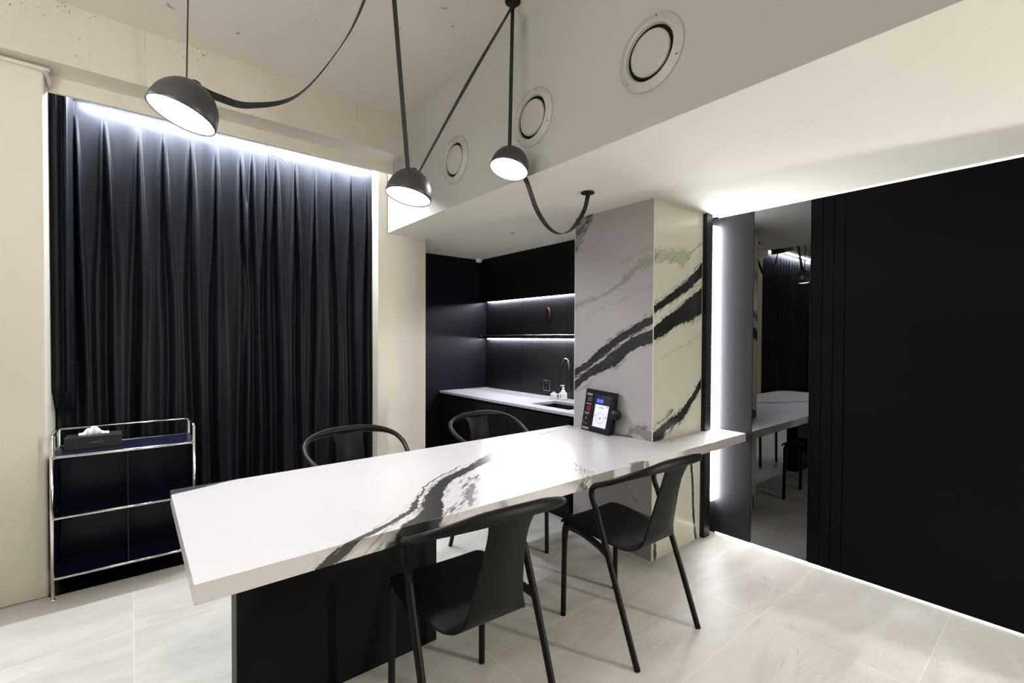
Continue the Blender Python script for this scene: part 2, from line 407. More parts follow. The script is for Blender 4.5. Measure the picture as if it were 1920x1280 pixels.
# concrete beam above the curtain and the fascia board that hides the cove light
struct('trim_1', bx(-1.9, XB, 3.404, 3.60, 2.83, ZU+.12), MC)
struct('trim_2', bx(-.345, XB, 3.60, 3.622, 2.744, 2.83), MP)
struct('ceiling.002', bx(-1.9, XB, 3.60, 4.3, 2.83, 2.95), MC)
b = B(); box(b, -1.9, -.352, 3.49, 4.2, 0, 2.83)
struct('wall_left_front', b, MP, bev=.012)
b = B(); box(b, 1.585, 2.03, 3.70, 4.45, 0, ZL); box(b, 1.585, XB, 3.70, 4.45, ZL, 2.83)
struct('wall_right_of_curtain', b, MP, bev=.004)
struct('wall_behind_curtain', bx(-.352, 1.585, 4.10, 4.2, 0, 2.83), MP)
struct('wall_behind_far_curtain', bx(-5.6, -1.9, 4.10, 4.2, 0, ZU), MP)
struct('trim_7', bx(-5.6, -1.9, 3.60, 3.622, 3.09, ZU), MP)
struct('trim_3', bx(-.352, 1.585, 3.482, 4.10, 0, .003), MSL)
struct('wall_kitchen_back', bx(2.03, 3.25, 4.30, 4.45, 0, ZL), MKB)
struct('wall_kitchen_side', bx(3.13, 3.25, 1.70, 4.30, 0, ZL), MKP)
# marble clad pillar: left face coloured as shaded, right face coloured as lit
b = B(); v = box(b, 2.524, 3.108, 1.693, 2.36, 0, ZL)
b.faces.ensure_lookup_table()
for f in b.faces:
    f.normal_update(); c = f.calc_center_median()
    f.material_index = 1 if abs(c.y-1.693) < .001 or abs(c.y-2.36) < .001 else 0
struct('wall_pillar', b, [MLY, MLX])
b = B()
box(b, 2.5225, 2.526, 1.6915, 1.695, .7575, ZL); box(b, 2.5225, 2.526, 1.6915, 1.695, 0, .70)
box(b, 2.5228, 2.525, 2.358, 2.361, 0, ZL); box(b, 3.106, 3.109, 1.692, 1.694, .7575, ZL)
struct('trim_4', b, mat('ivory_corner_bead', (.78, .76, .68), .4, 0, .4, None, .03))
# black post between pillar and the black wall
struct('trim_5', bx(3.110, 3.190, 1.662, 1.75, .0, ZL), MPO, bev=.003)
# far rooms closing the space behind the camera
struct('wall_left', bx(-5.7, -5.6, -4.2, 4.2, 0, ZU), MBL)
struct('wall_rear', bx(-5.6, 5.2, -4.3, -4.2, 0, ZU), MBL)
struct('wall_far_right', bx(5.2, 5.3, -4.3, -1.5, 0, ZL), MBL)

# black wall of vertical panels, floating a little above the floor
b = B()
edges = [1.066, 1.003, .945, .887]
x0 = XR
ys = [(1.062, 1.006), (1.001, .9475), (.9425, .890), (.885, -1.5)]
for y1, y0 in ys: box(b, x0, x0+.03, y0, y1, .012, ZL-.012)
box(b, x0+.008, x0+.03, -1.5, 1.066, .012, ZL-.012, 1)
box(b, x0+.012, x0+.11, -1.5, 1.75, .0, ZL, 1)
box(b, x0+.03, 5.2, -1.6, -1.5, 0, ZL, 0)
struct('wall_right', b, [MBW, MGR])
o = obj('wall_panel', bx(XR, XR+.012, 1.414, 1.70, .012, ZL-.012), MPN)
tag(o, 'textured black wall panel washed by the vertical light strip, left of the mirror', 'wall panel')
t = thing('wall_mirror', 'tall narrow dark tinted mirror between the glowing panel and the black wall', 'mirror', (XR, 1.2385, .012))
obj('mirror_glass', bx(XR-.001, XR+.008, 1.069, 1.408, .014, ZL-.014), MMI, t, world=True)
b = B()
for ya in (1.0655, 1.4085): box(b, XR-.003, XR+.012, ya, ya+.003, .012, ZL-.012)
obj('edge_trim', b, MPO, t, world=True)

# light strips
o = obj('led_strip', bx(3.215, 3.2605, 1.664, 1.672, .24, 2.21), E_LED)
tag(o, 'vertical bright white light strip in the slot beside the black post', 'light strip')
b = B(); box(b, XR+.004, XR+.011, .95, 1.66, .0, .010)
o = obj('led_strip', b, E_LED2); tag(o, 'floor level white light strip glowing under the mirror and textured panel', 'light strip')
o = obj('led_strip', bx(XR+.004, XR+.011, -1.45, .95, 0, .010), E_LOW); tag(o, 'dimmer floor level light strip under the plain black wall', 'light strip')
b = B(); box(b, XR+.004, XR+.011, 1.20, 1.66, ZL-.010, ZL-.0001)
o = obj('led_strip', b, E_LED2); tag(o, 'white light strip at the ceiling above the textured panel', 'light strip')
o = obj('led_strip', bx(XR+.004, XR+.011, -1.45, 1.20, ZL-.010, ZL-.0001), E_LOW); tag(o, 'dimmer light strip at the ceiling along the top of the plain black wall', 'light strip')
b = B(); box(b, -.23, 1.58, 3.740, 3.758, 2.812, 2.8299)
o = obj('led_strip', b, E_COVE); tag(o, 'cove light strip hidden above the black curtains', 'light strip')

# ------------------------------------------------------------------ curtains
def curtain(name, xa, xb, pleats, label, ybase=3.83, left_return=False, lift=0):
    nx = int((xb-xa)/.0028); zs = []
    ztop, zh = 2.826+lift, 2.728+lift
    zs = [ztop, ztop-.025, ztop-.05, zh+.004, zh, zh-.006]
    z = zh-.02
    while z > .01: zs.append(z); z -= .035
    zs.append(.008)
    b = B(); rows = []
    for z in zs:
        row = []
        d = max(0, zh-z)
        g = 1-math.exp(-d/.16); spread = .012+.030*(1-math.exp(-d/.45)); low = min(1, d/1.0)
        for i in range(nx+1):
            x = xa+(xb-xa)*i/nx
            y = ybase
            for k, (p, s) in enumerate(pleats):
                drift = .018*math.sin(k*2.3)*low + .010*math.sin(z*2.2+k*1.7)*low
                q = x-p-drift
                if abs(q) > .14: continue
                sp = (.006+.016*(1-math.exp(-d/.30)))*(.8+.35*math.sin(k*1.9+1))+.018*low*low
                sg = .0065+.013*low
                A = g*(.030+.008*math.sin(k*1.3))*s*(1-.35*low)
                y -= A*(math.exp(-((q-sp)/sg)**2)+.8*math.exp(-((q+sp)/sg)**2))
                y += g*.040*s*math.exp(-(q/(sp*.7+.004))**2)
            y -= .010*g*math.cos((x-.04)*2*PI/.145)*(1-.5*low)
            y += low*(.007*math.sin(x*23+1.3*z)+.003*math.sin(x*61+z*1.1)) + .003*mnoise.noise(V((x*9, z*1.5, 3)))*g*3
            if left_return:
                f = max(0, min(1, (-.262-x)/.02)); f = f*f*(3-2*f)*max(0, min(1, (z-.95)/.15))
                y = y*(1-f)+(3.66+.015*math.sin(x*120))*f
            row.append(b.verts.new((x, min(y, 4.0), z)))
        rows.append(row)
    for r0, r1 in zip(rows, rows[1:]):
        for i in range(nx):
            f = b.faces.new((r0[i], r0[i+1], r1[i+1], r1[i])); f.smooth = True
    o = obj(name, b, MCU)
    md = o.modifiers.new('solid', 'SOLIDIFY'); md.thickness = .003
    tag(o, label, 'curtain', None); return o
PL = [-.262, -.127, .041, .166, .315, .462, .610, .684, .775]
PR = [.84, .972, 1.12, 1.247, 1.406, 1.541]
curtain('curtain', -.345, .80, [(p, 1) for p in PL], 'black satin pleated curtain on the left half of the opening, behind the shelving unit', left_return=True)
curtain('curtain', .795, 1.66, [(p, 1) for p in PR], 'black satin pleated curtain on the right half of the opening, next to the cream wall', ybase=3.822)
curtain('curtain', -5.55, -1.92, [(-5.45+.15*i, 1) for i in range(24)], 'black satin curtain in the far left opening, seen only in the tall mirror', lift=.315)
o = obj('led_strip', bx(-5.5, -1.95, 3.740, 3.758, 3.127, 3.1449), E_COVE); tag(o, 'cove light strip above the far left curtain seen in the mirror', 'light strip')
t = thing('curtain_track', 'slim white curtain track under the concrete beam, carrying both black curtains', 'curtain track', (-.34, 3.83, 2.80))
obj('rail', bx(-.345, 1.58, 3.842, 3.87, 2.800, 2.8299), MWP, t, world=True)
# loose tie and tape ends where the two curtains meet
b = B(); tube(b, cr([(.80, 3.775, 2.735), (.83, 3.76, 2.728), (.86, 3.765, 2.722), (.90, 3.77, 2.700)], 4), .003)
o = obj('curtain_tie', b, MST); tag(o, 'short black tie hanging loose where the two curtains meet', 'curtain tie')

# ------------------------------------------------------------------ chrome and navy shelving unit
t = thing('shelving_unit', 'navy steel shelving unit with chrome tube frame in front of the black curtain', 'shelf', (-.02, 3.58, 0))
xl, xr_, yf, yb = -.330, .290, 3.412, 3.742; R = .0085
for x in (xl, xr_):
    for y in (yf, yb):
        top = .862
        b = tb([(x, y, .004), (x, y, top)], R, seg=14); o = obj('post', b, MCR, t, world=True)
        b = B(); lathe(b, [(0, 0), (.012, 0), (.012, .010), (.0095, .013), (0, .013)], 16, Matrix.Translation((x, y, 0)))
        f = obj('foot', b, MCR, o)
        f.data.transform(Matrix.Translation(-t.location))
for z in (.118, .437, .760):
    for y in (yf, yb): obj('rail', tb([(xl, y, z), (xr_, y, z)], R, seg=14), MCR, t, world=True)
    for x in (xl, xr_): obj('rail', tb([(x, yf, z), (x, yb, z)], R, seg=14), MCR, t, world=True)
    obj('shelf_board', bx(xl+.004, xr_-.004, yf+.006, yb-.004, z-.006, z+.004), MNV, t, world=True)
obj('top_rail', tb([(xl, yb, .862), (xr_, yb, .862)], .006, seg=12), MCR, t, world=True)
for x in (xl, xr_): obj('top_rail', tb([(x, yf, .862), (x, yb, .862)], .006, seg=12), MCR, t, world=True)
for z0, z1 in ((.126, .430), (.446, .752)):
    obj('divider', bx(-.024, -.018, yf+.004, yb-.01, z0, z1), MNV, t, world=True)
    obj('back_panel', bx(xl+.006, xr_-.006, yb-.016, yb-.012, z0-.004, z1+.004), MNV, t, world=True)
    for x in (xl, xr_-.0): obj('side_panel', bx(x-.003, x+.003, yf+.008, yb-.008, z0, z1), MNV, t, world=True)

# tissue box on it
t = thing('tissue_box', 'black tissue box with white tissue pulled up, on the navy shelving unit', 'tissue box', (-.171, 3.61, .764), 0)
b = B(); box(b, -.122, .122, -.058, .058, 0, .072)
obj('box', b, MBX, t, bev=.003)
obj('slot', bx(-.075, .075, -.016, .016, .0721, .0728), MGR, t)
b = B(); n = 26; rows = []
for j in range(9):
    row = []
    v_ = j/8
    for i in range(n+1):
        u = i/n; x = -.066+.132*u
        hgt = (.040*math.exp(-((u-.5)/.20)**2)+.016*math.exp(-((u-.25)/.10)**2)+.010)*(1-abs(2*v_-1)**2)
        hgt += .006*mnoise.noise(V((u*9, v_*5, 1)))*(1-abs(2*v_-1))
        y = (v_-.5)*.034*(1+.4*math.sin(u*7))+.004*math.sin(u*31)
        row.append(b.verts.new((x, y, .0735+max(0, hgt))))
    rows.append(row)
for r0, r1 in zip(rows, rows[1:]):
    for i in range(n): b.faces.new((r0[i], r0[i+1], r1[i+1], r1[i])).smooth = True
o = obj('tissue', b, MTI, t); o.modifiers.new('s', 'SOLIDIFY').thickness = .001
b = B(); lathe(b, [(.0068, 0), (.0095, 0), (.0095, .0006), (.0068, .0006), (.0068, 0)], 24, Matrix.Translation((.030, -.0585, .036)) @ Matrix.Rotation(PI/2, 4, 'X'))
box(b, -.008, .016, -.0586, -.0581, .033, .039); box(b, -.016, -.011, -.0586, -.0581, .033, .042)
obj('printed_logo', b, MLG, t)

# ------------------------------------------------------------------ table
t = thing('dining_table', 'long white marble table with bold black veins on a black slab pedestal', 'table', (.68, 1.93, 0))
ZT = .757; x0, x1, y0, y1 = .121, XR-.001, 1.4475, 2.414
b = B()
# L shaped slab that wraps the pillar
pts = [(x0, y0), (x1, y0), (x1, 1.655), (3.105, 1.655), (3.105, 1.692), (2.523, 1.692), (2.523, 2.37), (2.519, y1-.03), (2.519, y1), (x0, y1)]
pts = [(x0, y0), (x1, y0), (x1, 1.66), (3.106, 1.66), (3.106, 1.6915), (2.5222, 1.6915), (2.5222, y1), (x0, y1)]
bot = [b.verts.new((x, y, ZT-.056)) for x, y in pts]; top = [b.verts.new((x, y, ZT)) for x, y in pts]
b.faces.new(bot[::-1]); b.faces.new(top)
for i in range(len(pts)): j = (i+1) % len(pts); b.faces.new((bot[i], bot[j], top[j], top[i]))
obj('tabletop', b, MT, t, world=True, bev=.0015)
obj('pedestal', bx(.281, 1.088, 1.876, 1.985, 0, ZT-.0565), MBK, t, world=True, bev=.002)

# ------------------------------------------------------------------ chairs
def make_chair(label):
    t = thing('dining_chair', label, 'chair', (0, 0, 0), 0, 'black chairs around the marble table')
    # shell: one sheet running from the seat front up into the narrow backrest
    prof = [(.262, .466, .195), (.258, .478, .203), (.235, .484, .208), (.15, .482, .208), (.05, .474, .203), (-.03, .464, .194), (-.085, .452, .178), (-.120, .447, .160),
            (-.155, .458, .138), (-.178, .49, .117), (-.192, .54, .104), (-.208, .61, .093), (-.228, .69, .083), (-.250, .765, .079), (-.268, .815, .084), (-.280, .845, .098), (-.285, .858, .112)]
    P = cr([(p[2], p[0], p[1]) for p in prof], 4)
    b = B(); rows = []; nt = 16
    for k, q in enumerate(P):
        hw, y, z = q; row = []
        sfrac = k/(len(P)-1)
        for i in range(nt+1):
            a = -1+2*i/nt
            fl = max(0, min(1, (.46-sfrac)/.20)); dish = .010*a*a*fl
            bow = -.022*(1-a*a)+.010 if sfrac > .6 else 0
            if sfrac > .55 and sfrac <= .6: bow = (-.022*(1-a*a)+.010)*(sfrac-.55)/.05
            e = -.010*max(0, abs(a)-.86)/.14*fl
            row.append(b.verts.new((a*hw, y+bow*.8, z+dish*.6+e)))
        rows.append(row)
    for r0, r1 in zip(rows, rows[1:]):
        for i in range(nt): b.faces.new((r0[i], r0[i+1], r1[i+1], r1[i])).smooth = True
    o = obj('seat_shell', b, MCH, t); md = o.modifiers.new('solid', 'SOLIDIFY'); md.thickness = .009; md.offset = 0
    bv = o.modifiers.new('b', 'BEVEL'); bv.width = .003; bv.segments = 2; bv.limit_method = 'ANGLE'; bv.angle_limit = 1.0
    # rail that wraps round the back and forms both arms
    half = [(.237, -.008, .612), (.239, .010, .645), (.241, .020, .678), (.246, .012, .710), (.258, -.020, .735), (.272, -.075, .758), (.279, -.135, .785), (.262, -.205, .818), (.205, -.258, .842), (.11, -.282, .856), (0, -.290, .860)]
    pts = cr([(-x, y, z) for x, y, z in half]+[p for p in half[::-1]][1:], 5)
    n = len(pts); ra = []; rb = []
    for i, p in enumerate(pts):
        c = max(0, 1-abs(p.x)/.27) if p.y < -.12 else 0
        ra.append(.0135+.0005*c); rb.append(.0135+.010*min(1, c*1.8))
    obj('arm_rail', tb(pts, ra, rb, seg=14), MCH, t)
    for s in (-1, 1):
        L_ = cr([(s*.237, -.007, .614), (s*.239, -.035, .54), (s*.240, -.082, .42), (s*.240, -.162, .21), (s*.238, -.240, 0)], 5)
        obj('leg', tb(L_, [.0135+.0010*math.sin(PI*min(1, k/12)) for k in range(len(L_))], seg=14), MCH, t)
        L_ = cr([(s*.190, .222, .468), (s*.199, .232, .43), (s*.201, .236, .30), (s*.202, .240, 0)], 5)
        rr = [.022-.0085*min(1, k/9) for k in range(len(L_))]
        obj('leg', tb(L_, rr, seg=14), MCH, t)
        L_ = cr([(s*.197, .232, .460), (s*.203, .12, .461), (s*.220, 0, .447), (s*.238, -.075, .432)], 5)
        obj('seat_frame', tb(L_, .009, .019, seg=12), MCH, t)
    L_ = cr([(-.198, .232, .462), (0, .236, .466), (.198, .232, .462)], 6)
    obj('seat_frame', tb(L_, .010, .014, seg=12), MCH, t)
    return t
ch = make_chair('black plastic armchair nearest the camera, in front of the black pedestal, back turned')
def dup(root, loc, rz, label):
    r = root.copy(); C.objects.link(r); r.location = loc; r.rotation_euler = (0, 0, rz); r['label'] = label
    for c0 in list(root.children):
        c = c0.copy(); C.objects.link(c); c.parent = r
        for g0 in list(c0.children):
            g = g0.copy(); C.objects.link(g); g.parent = c
    return r
dup(ch, (1.885, 1.400, 0), math.radians(-1), 'black plastic armchair on the near side of the table in front of the marble pillar')
dup(ch, (.985, 2.445, 0), math.radians(181), 'black plastic armchair across the table, its rounded back against the curtain edge')
dup(ch, (1.895, 2.435, 0), math.radians(180), 'black plastic armchair across the table, in front of the dark kitchen cabinets')
ch.location = (.945, 1.395, 0); ch.rotation_euler = (0, 0, math.radians(-4))

# ------------------------------------------------------------------ pendant lamps
def pendant(c, n, label, hang, rose, strap=None, strap_w=None, rose2=None, w_half=.009, wd=V((1, -1.0, 0))):
    t = thing('pendant_lamp', label, 'lamp', c, 0, 'black dome pendants strung over the table')
    Mx = align((-V(n)).normalized(), (0, 0, 0))     # dome axis opposite to the light direction
    R = .1
    pr = [(R*math.sin(a), 1.13*R*math.cos(a)) for a in [PI/2*k/16 for k in range(17)]]
    pr = pr + [(R, -.012), (R-.003, -.013), (R-.004, 0)] + [((R-.004)*math.sin(a), 1.13*(R-.004)*math.cos(a)) for a in [PI/2*k/10 for k in range(9, -1, -1)]]
    b = B(); lathe(b, pr, 48, Mx); obj('lamp_shade', b, MLS, t)
    b = B(); lathe(b, [(0, -.024), (.03, -.0225), (.06, -.018), (.085, -.011), (.0955, -.004), (.0955, .004), (0, .006)], 40, Mx); obj('diffuser', b, E_DIF, t)
    b = B(); lathe(b, [(0, R+.022), (.014, R+.021), (.017, R+.014), (.017, R+.008)], 20, Mx @ Matrix.Rotation(0, 4, 'X'))
    obj('clip', b, MPO, t)
    if hang:
        b = B(); ribbon(b, [V(p)-V(c) for p in hang], wd, w_half); obj('strap', b, MST, t)
    if strap:
        P = cr([V(p)-V(c) for p in strap], 8); b = B()
        wds = None
        if strap_w:
            k = (len(P)-1)/(len(strap_w)-1); wds = []
            for i in range(len(P)):
                f = i/k; a = min(int(f), len(strap_w)-2); wds.append(V(strap_w[a]).lerp(V(strap_w[a+1]), f-a))
        ribbon(b, P, wds if wds else V((0, 1, 0)), .0125); obj('strap', b, MST, t)
    for rp in [rose]+([rose2] if rose2 else []):
        b = B(); lathe(b, [(0, 0), (.036, 0), (.040, -.002), (.040, -.008), (.036, -.011), (.014, -.012), (.012, -.034), (0, -.036)], 32, Matrix.Translation(V(rp)-V(c)))
        obj('ceiling_rose', b, MPO, t)
YL = 1.886
r0, r1, rC, rE = (.165, YL, ZU), (.855, YL, ZU), (1.537, YL, ZU), (2.124, YL, ZL)
pendant((.135, YL, 2.138), (-.34, -.02, -1), 'black dome pendant over the near end of the table, largest in view', [(.146, YL, 2.248), (.163, YL, ZU-.02)], r0,
        [(.175, YL, 2.235), (.235, YL, 2.222), (.333, YL, 2.226), (.494, YL, 2.317), (.655, YL, 2.566), (.749, YL, 2.788), (.845, YL, ZU-.03)],
        [(.15, -.4, .9), (.12, -.5, .85), (0, -.9, .45), (0, -1, .1), (0, -1, 0), (.2, -1, 0), (.3, -1, 0)], w_half=.009, wd=V((.12, 1, 0)))
pendant((.950, YL, 2.032), (-.22, 0, -1), 'black dome pendant on a leaning strap in the middle of the lamp row', [(.947, YL, 2.130), (.856, YL, ZU-.03)], r1,
        [(.985, YL, 2.115), (1.26, YL, 2.63), (1.530, YL, ZU-.035)], [(.1, 1, 0), (-.22, .95, .1), (-.1, 1, .05)], w_half=.0095, wd=V((.9, -.7, .1)))
pendant((1.518, YL, 2.282), (-.32, -.05, -1), 'black dome pendant nearest the white bulkhead, end of the lamp row', [(1.520, YL, 2.378), (1.536, YL, ZU-.03)], rC,
        [(1.580, YL, 2.290), (1.640, YL, 2.235), (1.706, YL, 2.109), (1.79, YL, 2.025), (1.878, YL, 1.996), (1.965, YL, 2.022), (2.035, YL, 2.085), (2.095, YL, 2.17), (2.122, YL, ZL-.03)],
        [(-.8, .6, 0), (-.8, .6, 0), (-.75, .65, 0), (-.4, .9, 0), (-.1, 1, 0), (-.2, 1, 0), (-.5, .8, 0), (-.8, .6, 0), (-.8, .6, 0)], rE, w_half=.0095, wd=V((.9, -.7, 0)))

# ------------------------------------------------------------------ round vents in the bulkhead
for k, (y, lab) in enumerate(((2.640, 'farthest from the camera, smallest in view'), (1.872, 'in the middle of the row of three'), (1.143, 'nearest the camera, largest in view'))):
    t = thing('ceiling_vent', 'round off-white jet vent in the bulkhead, '+lab, 'vent', (XB, y, 2.579), 0, 'round vents along the bulkhead')
    Mx = align((-1, 0, 0), (0, 0, 0))
    b = B(); lathe(b, [(.152, 0), (.153, .006), (.148, .010), (.132, .013), (.122, .021), (.116, .021), (.111, .012), (.108, .003)], 56, Mx); obj('flange', b, MVT, t)
    b = B(); lathe(b, [(0, .0145), (.05, .015), (.082, .0155), (.0905, .013), (.0935, .008), (.093, .002)], 56, Mx); obj('disc', b, MVT, t)
    b = B(); lathe(b, [(.1085, .0028), (.090, .0028)], 56, Mx); obj('gap', b, MGR, t)
    for a in (1.8, 3.6, 5.6):
        b2 = B(); lathe(b2, [(0, .002), (.0035, .0016), (.004, 0)], 12, Matrix.Translation((-.0112, .139*math.cos(a), .139*math.sin(a))) @ align((-1, 0, 0), (0, 0, 0)))
        obj('screw', b2, MSC, t)

# ------------------------------------------------------------------ kitchen corner
XK = 3.13; YK = 4.30; ZC = .845
t = thing('countertop', 'pale grey countertop with undermounted black sink behind the marble pillar', 'countertop', (2.85, 3.4, ZC))
b = B()
box(b, 2.525, XK-.001, 2.97, YK-.001, ZC-.022, ZC); box(b, 2.525, 2.64, 2.365, 2.97, ZC-.022, ZC); box(b, 2.93, XK-.001, 2.365, 2.97, ZC-.022, ZC); box(b, 2.64, 2.93, 2.365, 2.52, ZC-.022, ZC)
bmesh.ops.remove_doubles(b, verts=b.verts, dist=.0001)
obj('slab', b, MCT, t, world=True)
b = B(); d = .17
box(b, 2.632, 2.64, 2.512, 2.978, ZC-d, ZC-.0225); box(b, 2.93, 2.938, 2.512, 2.978, ZC-d, ZC-.0225); box(b, 2.64, 2.93, 2.512, 2.52, ZC-d, ZC-.0225); box(b, 2.64, 2.93, 2.97, 2.978, ZC-d, ZC-.0225); box(b, 2.632, 2.938, 2.512, 2.978, ZC-d-.008, ZC-d)
obj('sink_bowl', b, MSK, t, world=True)
nC = 3
bays = [(3.74, 4.295, 'black base cabinet in the far corner of the kitchen'), (3.18, 3.737, 'black base cabinet in the middle of the counter run'), (2.42, 3.177, 'black base cabinet under the sink, beside the pillar')]
for ya, yb_, lab in bays:
    t = thing('base_cabinet', lab, 'cabinet', (2.84, (ya+yb_)/2, 0), 0, 'black base cabinets under the counter')
    b = B(); top_ = ZC-.0235 if ya > 3 else .66
    box(b, 2.56, 2.60, ya, yb_, .08, ZC-.0235); box(b, 2.60, XK-.002, ya, yb_, .08, top_); box(b, 2.60, XK-.002, ya, yb_, 0, .08)
    obj('body', b, MBK, t, world=True)
    obj('door', bx(2.542, 2.559, ya+.002, yb_-.002, .085, ZC-.045), MBK, t, world=True, bev=.0015)
t0 = None
for ya, yb_, lab in ((3.34, 4.298, 'black wall cabinet nearest the back wall, above the lit backsplash'), (2.38, 3.337, 'black wall cabinet beside the marble pillar, above the lit backsplash')):
    t = thing('wall_cabinet', lab, 'cabinet', (3.08, (ya+yb_)/2, 1.80), 0, 'black wall cabinets over the counter')
    obj('body', bx(3.055, XK-.001, ya, yb_, 1.815, ZL-.001), MBK, t, world=True)
    obj('door', bx(3.040, 3.0545, ya+.001, yb_-.001, 1.80, ZL-.004), MBK, t, world=True, bev=.001)
o = obj('led_strip', bx(3.108, 3.122, 2.40, 4.24, 1.806, 1.8149), E_KIT); tag(o, 'white light strip under the black wall cabinets', 'light strip')
t = thing('wall_shelf', 'thin black shelf with a metal front rail on the kitchen backsplash', 'shelf', (3.08, 3.3, 1.40))
obj('shelf_board', bx(3.030, XK-.001, 2.38, 4.298, 1.400, 1.416), MBK, t, world=True)
obj('front_rail', tb([(3.034, 2.38, 1.436), (3.034, 4.27, 1.436)], .004, seg=10), MCR, t, world=True)
for y in (2.6, 3.0, 3.35, 3.8, 4.26):
    obj('rail_post', tb([(3.034, y, 1.416), (3.034, y, 1.436)], .003, seg=8), MCR, t, world=True)
o = obj('led_strip', bx(3.108, 3.122, 2.40, 4.24, 1.391, 1.3999), E_KIT); tag(o, 'white light strip under the thin black kitchen shelf', 'light strip')
# panel joints of the backsplash
b = B()
for y in (2.97, 3.02, 3.66): box(b, XK-.0012, XK-.0002, y, y+.003, ZC+.001, 1.80)
o = obj('wall_joint', b, MGR); o.name = 'trim_6'; o['kind'] = 'structure'
# outlet
t = thing('wall_outlet', 'black double power outlet with a silver edge on the kitchen backsplash', 'outlet', (XK, 3.285, .945))
b = B(); box(b, -.007, -.0005, -.043, .043, -.050, .050); obj('frame', b, MCR, t, bev=.001)
b = B(); box(b, -.010, -.0072, -.037, .037, -.046, .046); obj('cover_plate', b, MPO, t, bev=.001)
for z in (-.021, .021):
    b = B(); lathe(b, [(.016, 0), (.016, .0022), (.013, .0022), (.012, .0004), (0, .0004)], 24, Matrix.Translation((-.0102, 0, z)) @ align((-1, 0, 0), (0, 0, 0))); o = obj('socket', b, MPO, t)
    b = B()
    for dy in (-.006, .006): lathe(b, [(0, .0012), (.0024, .001), (.0024, 0)], 8, Matrix.Translation((-.0106, dy, z)) @ align((-1, 0, 0), (0, 0, 0)))
    obj('pin_hole', b, MCR, o)
# ring hung above the shelf
b = B(); pts = [(3.118, 3.268+.028*math.cos(a), 1.63+.068*math.sin(a)) for a in [2*PI*k/40 for k in range(41)]]
tube(b, pts, .0045, .010, seg=8, up_=V((1, 0, 0)), cap=False)
o = obj('wall_ring', b, MBR); tag(o, 'small copper brown oval ring hung on the backsplash above the shelf', 'wall ring')
# faucet
t = thing('faucet', 'black gooseneck kitchen faucet half hidden by the marble pillar', 'faucet', (3.055, 3.035, ZC))
obj('base', (lambda b: (lathe(b, [(0, 0), (.025, 0), (.025, .008), (.016, .012), (.016, .05), (0, .05)], 24), b)[1])(B()), MCR, t)
P = cr([(0, 0, .04), (0, 0, .20), (-.002, -.012, .29), (-.02, -.06, .355), (-.05, -.12, .372), (-.075, -.17, .35), (-.085, -.19, .30), (-.086, -.192, .27)], 6)
obj('spout', tb(P, .0115, seg=14), MFA, t)
obj('lever', tb([(0, 0, .035), (.0, .045, .045)], .006, seg=10), MCR, t)
# soap bottle
t = thing('soap_dispenser', 'white pump soap bottle on the counter next to the faucet', 'soap bottle', (3.045, 2.985, ZC))
b = B(); box(b, -.032, .032, -.024, .024, 0, .065); obj('bottle', b, MWP, t, bev=.008)
b = B(); lathe(b, [(0, .062), (.022, .062), (.021, .078), (.011, .088), (.010, .100), (.013, .102), (.013, .112), (.004, .113), (.004, .126), (0, .126)], 24); obj('collar', b, MWP, t)
b = B(); box(b, -.030, .012, -.009, .009, .124, .134); obj('pump_head', b, MWP, t, bev=.003)
obj('label_patch', bx(-.0326, -.0321, -.008, .008, .018, .046), mat('grey_label', (.35, .36, .36), .5, 0, .4, None, .1), t)
b = B(); box(b, -.024, .024, -.022, .022, 0, .055)
t2 = thing('soap_bottle', 'short white square bottle beside the pump soap bottle', 'soap bottle', (3.0, 3.06, ZC))
obj('bottle', b, MWP, t2, bev=.006)
b = B(); lathe(b, [(0, .054), (.012, .054), (.012, .066), (0, .067)], 20); obj('cap', b, MWP, t2)
# smoke sensor and sprinkler cap
b = B(); lathe(b, [(0, -.040), (.02, -.040), (.034, -.030), (.040, -.008), (.042, 0)], 32, Matrix.Translation((2.985, 4.235, ZL)))
o = obj('smoke_detector', b, MWP); tag(o, 'small white smoke detector on the ceiling in the kitchen corner', 'smoke detector')
b = B(); lathe(b, [(0, -.005), (.018, -.005), (.020, 0)], 24, Matrix.Translation((2.457, 3.006, ZL)))
o = obj('sprinkler', b, MVT); tag(o, 'tiny round sprinkler on the low ceiling in front of the kitchen', 'sprinkler')

# ------------------------------------------------------------------ kiosk on the table
t = thing('payment_terminal', 'black countertop terminal with a lit white screen leaning by the marble pillar', 'terminal', (2.46, 2.11, ZT))
BL, BR = V((2.481, 2.249, ZT+.001)), V((2.441, 1.972, ZT+.001)); TL, TR = V((2.512, 2.222, 1.050)), V((2.478, 1.937, 1.041))
off = -V(t.location)
def on_face(u, v, d=.0):   # u 0..1 left->right, v 0..1 bottom->top
    p = BL.lerp(BR, u).lerp(TL.lerp(TR, u), v)
    nrm = (BR-BL).cross(TL-BL).normalized()
    if nrm.x > 0: nrm = -nrm
    return p+nrm*d
def slab_on(name, u0, u1, v0, v1, m, d0=.0, d1=.002, parent=t, bev=0):
    b = B(); vs = [b.verts.new(on_face(u, v, d)) for d in (d0, d1) for (u, v) in ((u0, v0), (u1, v0), (u1, v1), (u0, v1))]
    for q in ((0, 3, 2, 1), (4, 5, 6, 7), (0, 1, 5, 4), (1, 2, 6, 5), (2, 3, 7, 6), (3, 0, 4, 7)): b.faces.new([vs[i] for i in q])
    return obj(name, b, m, parent, world=True, bev=bev)
